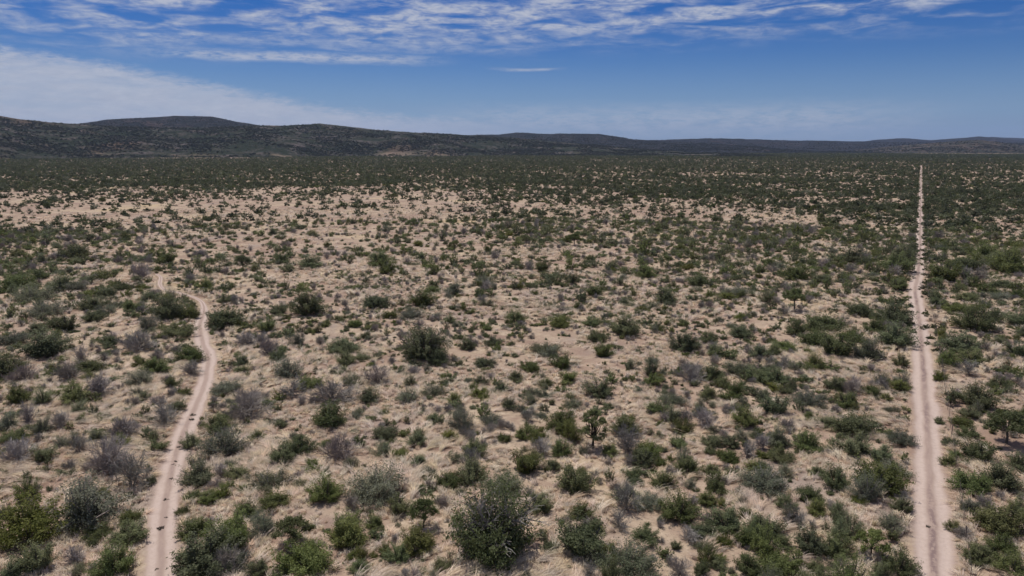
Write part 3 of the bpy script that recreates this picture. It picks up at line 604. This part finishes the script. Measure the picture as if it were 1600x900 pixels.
for args in ((42, 190, 1 / 5, 0.8, 0.38, 1.8, 0.3, True, False), (150, 330, 1 / 11, 1.8, 0.42, 4.2, 0.6, False), (42, 330, 1 / 12, 1.5, 0.36, 3.0, 0.6, True, 'near')):
    xs, ys, ws = scatter(*args)
    for x, y, wd in zip(xs, ys, ws):
        if math.hypot(x, y) > 165 or args[3] < 1.8:
            if not claim(x, y, wd * 0.30): continue
            sp = pick_species(sg, args[7]); op = list(PROTO[sp])
            PL.append(dict(x=x, y=y, w=wd, sp=sp, shape=op[sg.integers(len(op))], px=wd * px_per_m(x, y), hand=False))
            if wd > 1.0 and sg.random() < (0.5 if math.hypot(x, y) < 170 else 0.15):                       # bushes grow into one another
                for q in range(sg.integers(1, 4)):
                    a = sg.uniform(0, 6.283); w2 = wd * sg.uniform(0.35, 1.1); x2, y2 = x + math.cos(a) * wd * 0.75, y + math.sin(a) * wd * 0.75
                    if min(track_dist(np.array([x2]), np.array([y2])))[0] < w2 * 0.4 or not claim(x2, y2, w2 * 0.18): continue
                    s2 = sp if sg.random() < 0.6 else pick_species(sg, True); op2 = list(PROTO[s2])
                    PL.append(dict(x=x2, y=y2, w=w2, sp=s2, shape=op2[sg.integers(len(op2))], px=w2 * px_per_m(x2, y2), hand=False))
# a few small trees standing above the farther scrub
for i in range(34):
    r = sg.uniform(190, 520); a = sg.uniform(-R(36), R(36)); x, y = r * math.sin(a), r * math.cos(a)
    if min(track_dist(np.array([x]), np.array([y])))[0] < 3 or not claim(x, y, 1.2): continue
    PL.append(dict(x=x, y=y, w=sg.uniform(2.8, 4.4), sp='tree', shape=('umbrella', 'twin', 'ball', 'umbrella')[sg.integers(4)], px=3.5 * px_per_m(x, y), hand=False))
for args in ((330, 800, 1 / 17, 2.05, 0.45, 4.8, 0.7, False), (800, 1600, 1 / 26, 2.2, 0.45, 6, 0.9, False), (1600, 4300, 1 / 44, 2.7, 0.4, 7, 1.2, False)):
    FAR.append(np.stack(scatter(*args), -1))
vk = (np.hypot(road_c[:, 0], road_c[:, 1]) > 130) & (np.hypot(road_c[:, 0], road_c[:, 1]) < 1250)      # scrub crowding the far verges of the road
vc = road_c[vk]; vi = sg.integers(0, len(vc), 2600); vi = vi[sg.random(len(vi)) < 0.1 + 0.9 * sstep(150, 420, np.hypot(vc[vi, 0], vc[vi, 1]))]; vo = (ROAD_HW + sg.gamma(1.6, 0.75, len(vi)) - 0.1 - 0.75 * sstep(450, 1000, np.hypot(vc[vi, 0], vc[vi, 1]))) * np.where(sg.random(len(vi)) < 0.5, -1, 1)
vx = vc[vi] + sg.normal(0, 1.0, (len(vi), 2)) * [0, 1] ; FAR.append(np.stack([vx[:, 0] + vo, vx[:, 1], sg.uniform(0.7, 1.9, len(vi))], -1))
FAR = np.concatenate(FAR)

# ------------------------------------------------------------------ individuals: the 300 of a kind that show largest
NAMES = {'green': 'thorn_shrub', 'grey': 'grey_shrub', 'olive': 'olive_shrub', 'bare': 'leafless_shrub', 'silver': 'silver_shrub', 'tree': 'acacia_tree'}
CATS = {'green': 'green shrub', 'grey': 'grey shrub', 'olive': 'olive shrub', 'bare': 'bare shrub', 'silver': 'silver shrub', 'tree': 'tree'}
LOOK = {'green': '{} dark green thorn shrub', 'grey': '{} grey-green shrub', 'olive': '{} yellowish olive shrub', 'bare': '{} leafless purplish shrub', 'silver': '{} pale silvery shrub'}
TLOOK = {'umbrella': 'flat-topped acacia tree on clear dark stem', 'ball': 'tree with ball-shaped green crown on thin stem', 'gaunt': 'gaunt upright tree with near-black trunk and sparse crown',
         'veteran': 'big spreading acacia tree with pale bare limbs showing mid-crown', 'dome': 'broad dense dome-shaped acacia tree with dark shaded foot', 'twin': 'loose-crowned acacia tree on short stem'}
allx = np.array([p['x'] for p in PL]); ally = np.array([p['y'] for p in PL]); allw = np.array([p['w'] for p in PL])
rd, rs = line_dist(allx, ally, road_l); td, ts_ = line_dist(allx, ally, trail_l)
big = [p for p in PL if p['sp'] == 'tree' and p['shape'] in ('veteran', 'dome', 'gaunt', 'ball') and p['hand']]
BIGN = {'veteran': 'big bare-limbed tree', 'dome': 'broad dome-shaped tree', 'gaunt': 'gaunt dark-trunked tree', 'ball': 'ball-crowned tree'}
NEXT = {'green': 'green thorn shrub', 'grey': 'grey-green shrub', 'olive': 'olive shrub', 'bare': 'leafless shrub', 'silver': 'silvery shrub', 'tree': 'acacia tree'}
def place_words(i, p):
    for b in big:
        if b is not p and math.hypot(b['x'] - p['x'], b['y'] - p['y']) < b['w'] * 0.55 + 3.0: return 'close to the ' + BIGN[b['shape']]
    if rd[i] < ROAD_HW + 4.0: pl = 'by roadside fence' if rs[i] > 0 else 'on unfenced road verge'
    elif td[i] < TRAIL_HW + 3.5: pl = 'beside winding track'
    elif rs[i] > 0 and p['x'] > 0: pl = 'beyond the fence'
    elif p['x'] < np.interp(p['y'], trail_c[:, 1], trail_c[:, 0]) and p['y'] < trail_c[-1, 1]: pl = 'across the winding track'
    elif p['y'] < 185: pl = 'between track and road'
    else: pl = 'past winding track'
    dd = np.hypot(allx - p['x'], ally - p['y']) - (allw + p['w']) * 0.5; dd[(allw < p['w'] * 0.45) | (allw < 0.7)] = 99; dd[i] = 99; j = int(dd.argmin())
    if p['sp'] == 'tree': return pl
    if dd[j] > 0.9: return 'alone ' + pl
    rel = 'larger ' if allw[j] > p['w'] * 1.3 else 'smaller ' if allw[j] < p['w'] * 0.77 else ''
    return 'next to ' + rel + NEXT[PL[j]['sp']] + ' ' + pl
def size_word(wd): return 'tiny' if wd < 0.8 else 'small' if wd < 1.5 else 'medium' if wd < 2.6 else 'large'
for p in PL: p['vis'] = -60 < project(p['x'], p['y'])[0] < 1660 and project(p['x'], p['y'])[1] < 960
order = sorted(range(len(PL)), key=lambda i: -PL[i]['px'] * (2 if PL[i]['hand'] else 1)); count = {}; MIN_PX = 0
STUFF = []
for i in order:
    p = PL[i]; sp = p['sp']
    if not p['vis'] or count.get(sp, 0) >= 300: STUFF.append(p); continue
    count[sp] = count.get(sp, 0) + 1
    z = float(relief(p['x'], p['y'])); rot = hr.uniform(-0.5, 0.5) if (p['hand'] and p['shape'] in ('veteran', 'two-lobed')) else hr.uniform(0, 6.283)
    if p['shape'] == 'veteran': rot = 0.0
    pw = place_words(i, p); tall = hr.uniform(0.85, 1.18); 
    if sp == 'tree': lab = TLOOK[p['shape']] + (' ' + pw if p['shape'] in ('umbrella', 'twin', 'ball') else '')
    else: lab = size_word(p['w']) + ' ' + LOOK[sp].format(p['shape']) + ' ' + pw
    if len(lab.split()) > 16: lab = lab.replace(' larger', '').replace(' smaller', '')
    grp = lab if len(lab) < 90 else lab[:90]
    split = sp == 'tree' or p['px'] >= 20
    if split:
        o = bpy.data.objects.new(NAMES[sp], None); C.objects.link(o); o.empty_display_size = 0.2
        pr = TREE_P[p['shape']] if sp == 'tree' else PROTO[sp][p['shape']][hr.integers(len(PROTO[sp][p['shape']]))]
        nm = ('trunk', 'crown') if sp == 'tree' else ('twigs', 'leaves') if sp in ('bare', 'silver') else ('stems', 'foliage')
        for me, n_ in zip(pr, nm):
            c = bpy.data.objects.new(n_, me); C.objects.link(c); c.parent = o
    else:
        o = bpy.data.objects.new(NAMES[sp], JOIN[sp][p['shape']]); C.objects.link(o)
    o.location = (p['x'], p['y'], z); o.rotation_euler = (0, 0, rot); sx_ = hr.uniform(0.92, 1.08) if p['hand'] else hr.uniform(0.78, 1.2); o.scale = (p['w'] * sx_, p['w'] / sx_, p['w'] * tall)
    o['label'] = lab; o['category'] = CATS[sp]; o['group'] = grp + ' set'
LABS = {}
for o in C.objects:
    if 'label' in o: LABS.setdefault(o['label'], []).append(o)
for k, v in LABS.items():
    if len(v) == 1: del v[0]['group']

WEED = joined(shrub(905, 'low spreading', 420, 0.085, plain_tint, M_BARK, twigs=30), 'weed')
# ------------------------------------------------------------------ low tufts along the middle of the tracks
for k, (fx, fy, wpx) in enumerate([(301, 645, 10), (299, 652, 9), (278, 694, 8), (273, 717, 7), (267, 743, 7), (259, 777, 9), (259, 805, 6), (250, 822, 13), (245, 886, 7), (270, 722, 6)]):
    g0 = pix_ground(fx, fy); wm = wpx / px_per_m(*g0)
    o = link('weed_tuft', WEED, label='small dark weed tuft on the middle strip of the winding track', category='tuft', group='weed tufts on the winding track')
    o.location = (g0[0], g0[1], float(relief(g0[0], g0[1])) - 0.02); o.scale = (wm, wm, wm * 0.8); o.rotation_euler[2] = k * 1.3
g0 = pix_ground(1450.5, 824)
o = link('weed_tuft', WEED, label='lone dark weed tuft on the middle strip of the straight road', category='tuft')
o.location = (g0[0], g0[1], float(relief(g0[0], g0[1])) - 0.01); o.scale = (0.5, 0.45, 0.4)

# ------------------------------------------------------------------ wire fence right of the road
fo = ROAD_HW + 0.75
d = np.gradient(road_c, axis=0); d /= np.linalg.norm(d, axis=1, keepdims=True)
fc = road_c + np.stack([d[:, 1], -d[:, 0]], -1) * fo
k0 = np.argmax(fc[:, 1] > 44); k1 = np.argmax(fc[:, 1] > 420)
seg = fc[k0:k1]; sl_ = np.r_[0, np.cumsum(np.hypot(*np.diff(seg, axis=0).T))]
fence = link('wire_fence', None, label='thin wire fence on weathered posts along the straight dirt road', category='fence'); fence.location = (seg[0][0], seg[0][1], 0)
org = np.array([seg[0][0], seg[0][1], 0])
def prism_post(h, r, sides=6, seed=0):
    g = np.random.default_rng(seed); S = Soup(); S.tube([(0, 0, -0.3), (g.normal(0, 0.012), g.normal(0, 0.012), h * 0.5), (g.normal(0, 0.03), g.normal(0, 0.03), h), (0, 0, h + 0.012)], [r, r * 0.96, r * 0.9, 0.005], sides)
    return S.mesh('post', M_POST)
posts = [prism_post(1.35, 0.055, 6, 1), prism_post(1.3, 0.05, 6, 2), prism_post(1.25, 0.022, 4, 3)]
pts_top = []
for k, s in enumerate(np.arange(0, sl_[-1], 3.2)):
    x, y = np.interp(s, sl_, seg[:, 0]), np.interp(s, sl_, seg[:, 1]); z = float(relief(x, y))
    o = link('post', posts[(k % 2) if k % 4 == 0 else 2], fence); o.location = (x - org[0], y - org[1], z); o.rotation_euler[2] = k; pts_top.append((x - org[0], y - org[1], z))
pts_top = np.array(pts_top)
for hgt in (0.25, 0.5, 0.75, 1.0, 1.2):
    S = Soup(); S.tube(pts_top + [0, 0, hgt], 0.004 if hgt < 1.2 else 0.005, 3); link('wire', S.mesh('wire', M_WIRE), fence)

# ------------------------------------------------------------------ uncountable scrub and grass, as instances
def instancer(name, xyz, scale, rot, protos, idx, **props):
    col = bpy.data.collections.new(name + '_kinds')
    for k, me in enumerate(protos): col.objects.link(bpy.data.objects.new('%s_%02d' % (name, k), me))
    me = bpy.data.meshes.new(name); me.vertices.add(len(xyz)); me.vertices.foreach_set('co', np.asarray(xyz, np.float32).ravel())
    for nm, typ, dat in (('scl', 'FLOAT_VECTOR', scale), ('rot', 'FLOAT_VECTOR', rot), ('idx', 'INT', idx)):
        a = me.attributes.new(nm, typ, 'POINT'); a.data.foreach_set('vector' if typ == 'FLOAT_VECTOR' else 'value', np.asarray(dat, np.int32 if typ == 'INT' else np.float32).ravel())
    o = link(name, me, **props)
    ng = bpy.data.node_groups.new(name, 'GeometryNodeTree'); ng.interface.new_socket('Geometry', in_out='INPUT', socket_type='NodeSocketGeometry'); ng.interface.new_socket('Geometry', in_out='OUTPUT', socket_type='NodeSocketGeometry')
    t = NT(ng); gi = t.node('NodeGroupInput'); go = t.node('NodeGroupOutput'); ci = t.node('GeometryNodeCollectionInfo'); ci.inputs['Collection'].default_value = col; ci.inputs['Separate Children'].default_value = True; ci.inputs['Reset Children'].default_value = True
    ip = t.node('GeometryNodeInstanceOnPoints'); ip.inputs['Pick Instance'].default_value = True
    def attr(n, ty):
        q = t.node('GeometryNodeInputNamedAttribute', data_type=ty); q.inputs['Name'].default_value = n; return q.outputs[0]
    e2r = t.node('FunctionNodeEulerToRotation'); t.l.new(attr('rot', 'FLOAT_VECTOR'), e2r.inputs[0])
    t.l.new(gi.outputs[0], ip.inputs['Points']); t.l.new(ci.outputs[0], ip.inputs['Instance']); t.l.new(attr('idx', 'INT'), ip.inputs['Instance Index']); t.l.new(e2r.outputs[0], ip.inputs['Rotation']); t.l.new(attr('scl', 'FLOAT_VECTOR'), ip.inputs['Scale']); t.l.new(ip.outputs[0], go.inputs[0])
    o.modifiers.new('scatter', 'NODES').node_group = ng
    return o
def rotz(n, g): return np.stack([np.zeros(n), np.zeros(n), g.uniform(0, 6.283, n)], -1)
# small near and middle plants that are past the 300 of their kind
kinds = [(sp, s_) for sp in PROTO for s_ in PROTO[sp]]
SMALL = {}
for sp, s_ in kinds:
    if sp in ('bare', 'silver'): SMALL[(sp, s_)] = JOIN[sp][s_]
    else: SMALL[(sp, s_)] = joined(shrub(700 + len(SMALL), s_, 800, 0.068, {'green': M_GREEN, 'olive': M_OLIVE, 'grey': M_GREY}[sp], M_BARK, twigs=40), 'small_plant')
ST = [p for p in STUFF if p['sp'] != 'tree']
sx, sy, sw = (np.array([p[k] for p in ST]) for k in ('x', 'y', 'w'))
instancer('small_scrub', np.stack([sx, sy, relief(sx, sy)], -1), np.stack([sw * sg.uniform(0.75, 1.2, len(sw)), sw * sg.uniform(0.8, 1.2, len(sw)), sw * sg.uniform(0.7, 1.2, len(sw))], -1), rotz(len(ST), sg), [SMALL[k] for k in kinds], [kinds.index((p['sp'], p['shape'])) for p in ST],
          kind='stuff', label='countless small shrubs dotted across the dry grass plain', category='scrub')
# far scrub
far_p = []
for k, s_ in enumerate(('round', 'low spreading', 'lopsided', 'tall upright', 'two-lobed', 'round', 'low spreading')):
    far_p.append(shrub(800 + k, s_, 190, 0.135, M_FAR if k < 5 else M_GREY if k == 5 else M_OLIVE, M_BARK, twigs=30)[1])
hill_p = [shrub(850 + k, s_, 150, 0.15, M_HILLVEG, M_BARK, twigs=24)[1] for k, s_ in enumerate(('round', 'low spreading', 'lopsided'))]
fx_, fy_, fw = FAR.T
fi = sg.choice(len(far_p), len(fx_), p=(0.36, 0.10, 0.18, 0.13, 0.10, 0.09, 0.04))
instancer('distant_scrub', np.stack([fx_, fy_, relief(fx_, fy_)], -1), np.stack([fw, fw, fw * sg.uniform(0.85, 1.3, len(fw))], -1), rotz(len(fw), sg), far_p, fi, kind='stuff', label='dark bush scrub thickening across the plain towards the hills', category='scrub')
# scrub on the hill slopes
hp = []
for (hf, a0, a1, D, fr), n in zip(HILLS, (52000, 14000, 26000, 16000, 9000, 0, 0)):
    if not n: continue
    a = sg.uniform(a0 - R(6), a1 + R(6), n); t = -sg.uniform(0, 1, n) ** 0.8; x, y, z = hf(a, t); ok = (z > 0.5) & ((z > 14) | (sg.random(n) < 0.7)) & (fbm(x / 120, y / 120, 91, 3) > sg.uniform(0.30, 0.66, n)); hp.append(np.stack([x, y, z, sg.uniform(2.5, 6.5, n) * (1 + D / 9000)], -1)[ok])
hp = np.concatenate(hp)
instancer('hillside_scrub', hp[:, :3], np.repeat(hp[:, 3:], 3, 1) * [1, 1, 0.8], rotz(len(hp), sg), hill_p, sg.integers(0, 3, len(hp)), kind='stuff', label='dark bush covering the slopes of the hills', category='scrub')
# straw grass
def tussock(seed, n, L, lean, wd=0.016):
    g = np.random.default_rng(seed); v, t = [], []; K = 4
    for i in range(n):
        a = g.uniform(0, 6.283); l = L * g.uniform(0.55, 1.15); b0 = np.array([g.normal(0, 0.07), g.normal(0, 0.07), 0]); out = np.array([math.cos(a), math.sin(a), 0]) * g.uniform(0.2, 0.9) + lean
        side = unit(np.array([-out[1], out[0], 0.0]) + 1e-6); f = np.linspace(0, 1, K)[:, None]
        c = b0 + out * l * f ** 1.6 * 0.8 + np.array([0, 0, 1]) * l * (f - 0.45 * f ** 2.4 * np.linalg.norm(out)) * 0.85; c[:, 2] = np.maximum(c[:, 2], 0.01)
        wv = wd * np.array([1, 0.9, 0.65, 0.15])[:, None]; v.append(np.stack([c - side * wv, c + side * wv], 1).reshape(-1, 3)); t.append(np.full(2 * K, g.uniform(0, 1)))
    f0 = np.array([[0, 1, 3, 2], [2, 3, 5, 4], [4, 5, 7, 6]]); fc_ = (f0[None] + (np.arange(n) * 2 * K)[:, None, None]).reshape(-1, 4)
    return mesh_np('tussock', np.concatenate(v), [fc_], [M_STRAW], attrs={'tint': ('FLOAT', np.concatenate(t))})
tus = [tussock(1, 30, 0.60, np.array([0.25, 0.1, 0])), tussock(2, 28, 0.65, np.array([0.9, 0.2, 0])), tussock(3, 26, 0.85, np.array([1.2, -0.2, 0])), tussock(4, 40, 0.4, np.zeros(3)), tussock(5, 24, 0.6, np.array([0.5, 0.6, 0])), tussock(6, 34, 1.15, np.array([1.5, 0.2, 0]), 0.013), tussock(7, 34, 1.3, np.array([1.7, -0.3, 0]), 0.013), tussock(8, 30, 1.0, np.array([1.3, 0.5, 0]), 0.013)]
def grass(r0, r1, per, smin, smax, cut):
    x, y = sector(r0, r1, per, g=sg); n = 0.55 * fbm(x / 14, y / 14, 33, 3) + 0.45 * fbm(x / 2.6, y / 2.6, 37, 2)
    a, b = track_dist(x, y); ok = (n > cut + sg.normal(0, 0.05, len(x))) & (np.minimum(a, b) > sg.uniform(-0.05, 0.35, len(x)))
    x, y = x[ok], y[ok]; return x, y, sg.uniform(smin, smax, len(x))
GR = [np.stack(grass(40, 120, 4.6, 0.7, 1.5, 0.46), -1), np.stack(grass(120, 230, 1.3, 1.0, 1.9, 0.47), -1), np.stack(grass(230, 420, 0.2, 1.3, 2.4, 0.49), -1)]
GR = np.concatenate(GR); n = len(GR)
gd = np.minimum(*track_dist(GR[:, 0], GR[:, 1]))
wind = 1.1 + 2.2 * (fbm(GR[:, 0] / 20, GR[:, 1] / 20, 55, 2) - 0.5) * 2 + sg.normal(0, 0.35, n)
instancer('dry_grass', np.stack([GR[:, 0], GR[:, 1], relief(GR[:, 0], GR[:, 1])], -1), np.stack([GR[:, 2], GR[:, 2], GR[:, 2] * sg.uniform(0.6, 1.0, n)], -1), np.stack([np.zeros(n), np.zeros(n), wind], -1), tus, np.where((gd > 1.8) & (sg.random(n) < 0.75 * sstep(0.42, 0.60, fbm(GR[:, 0] / 11, GR[:, 1] / 11, 47, 2))), sg.integers(5, 8, n), sg.integers(0, 5, n)), kind='stuff', label='wind-laid straw coloured grass covering the plain', category='grass')

# ------------------------------------------------------------------ air
m, t, out = mat('air'); pv = t.node('ShaderNodeVolumePrincipled'); pv.inputs['Color'].default_value = (0.50, 0.66, 1.0, 1); pv.inputs['Density'].default_value = 2.4e-5; pv.inputs['Anisotropy'].default_value = 0.2
t.l.new(pv.outputs[0], out.inputs['Volume'])
hx, z0, z1 = 23000, -60.0, 620.0
v = np.array([(x, y, z) for z in (z0, z1) for x, y in ((-hx, -hx), (hx, -hx), (hx, hx), (-hx, hx))], float)
f = np.array([(3, 2, 1, 0), (4, 5, 6, 7), (0, 1, 5, 4), (1, 2, 6, 5), (2, 3, 7, 6), (3, 0, 4, 7)])
link('haze', mesh_np('haze', v, [f], [m]), kind='stuff')
print('individuals', count, 'stuff', len(STUFF), 'far', len(FAR), 'grass', len(GR), 'hill', len(hp), 'labels', len(LABS))
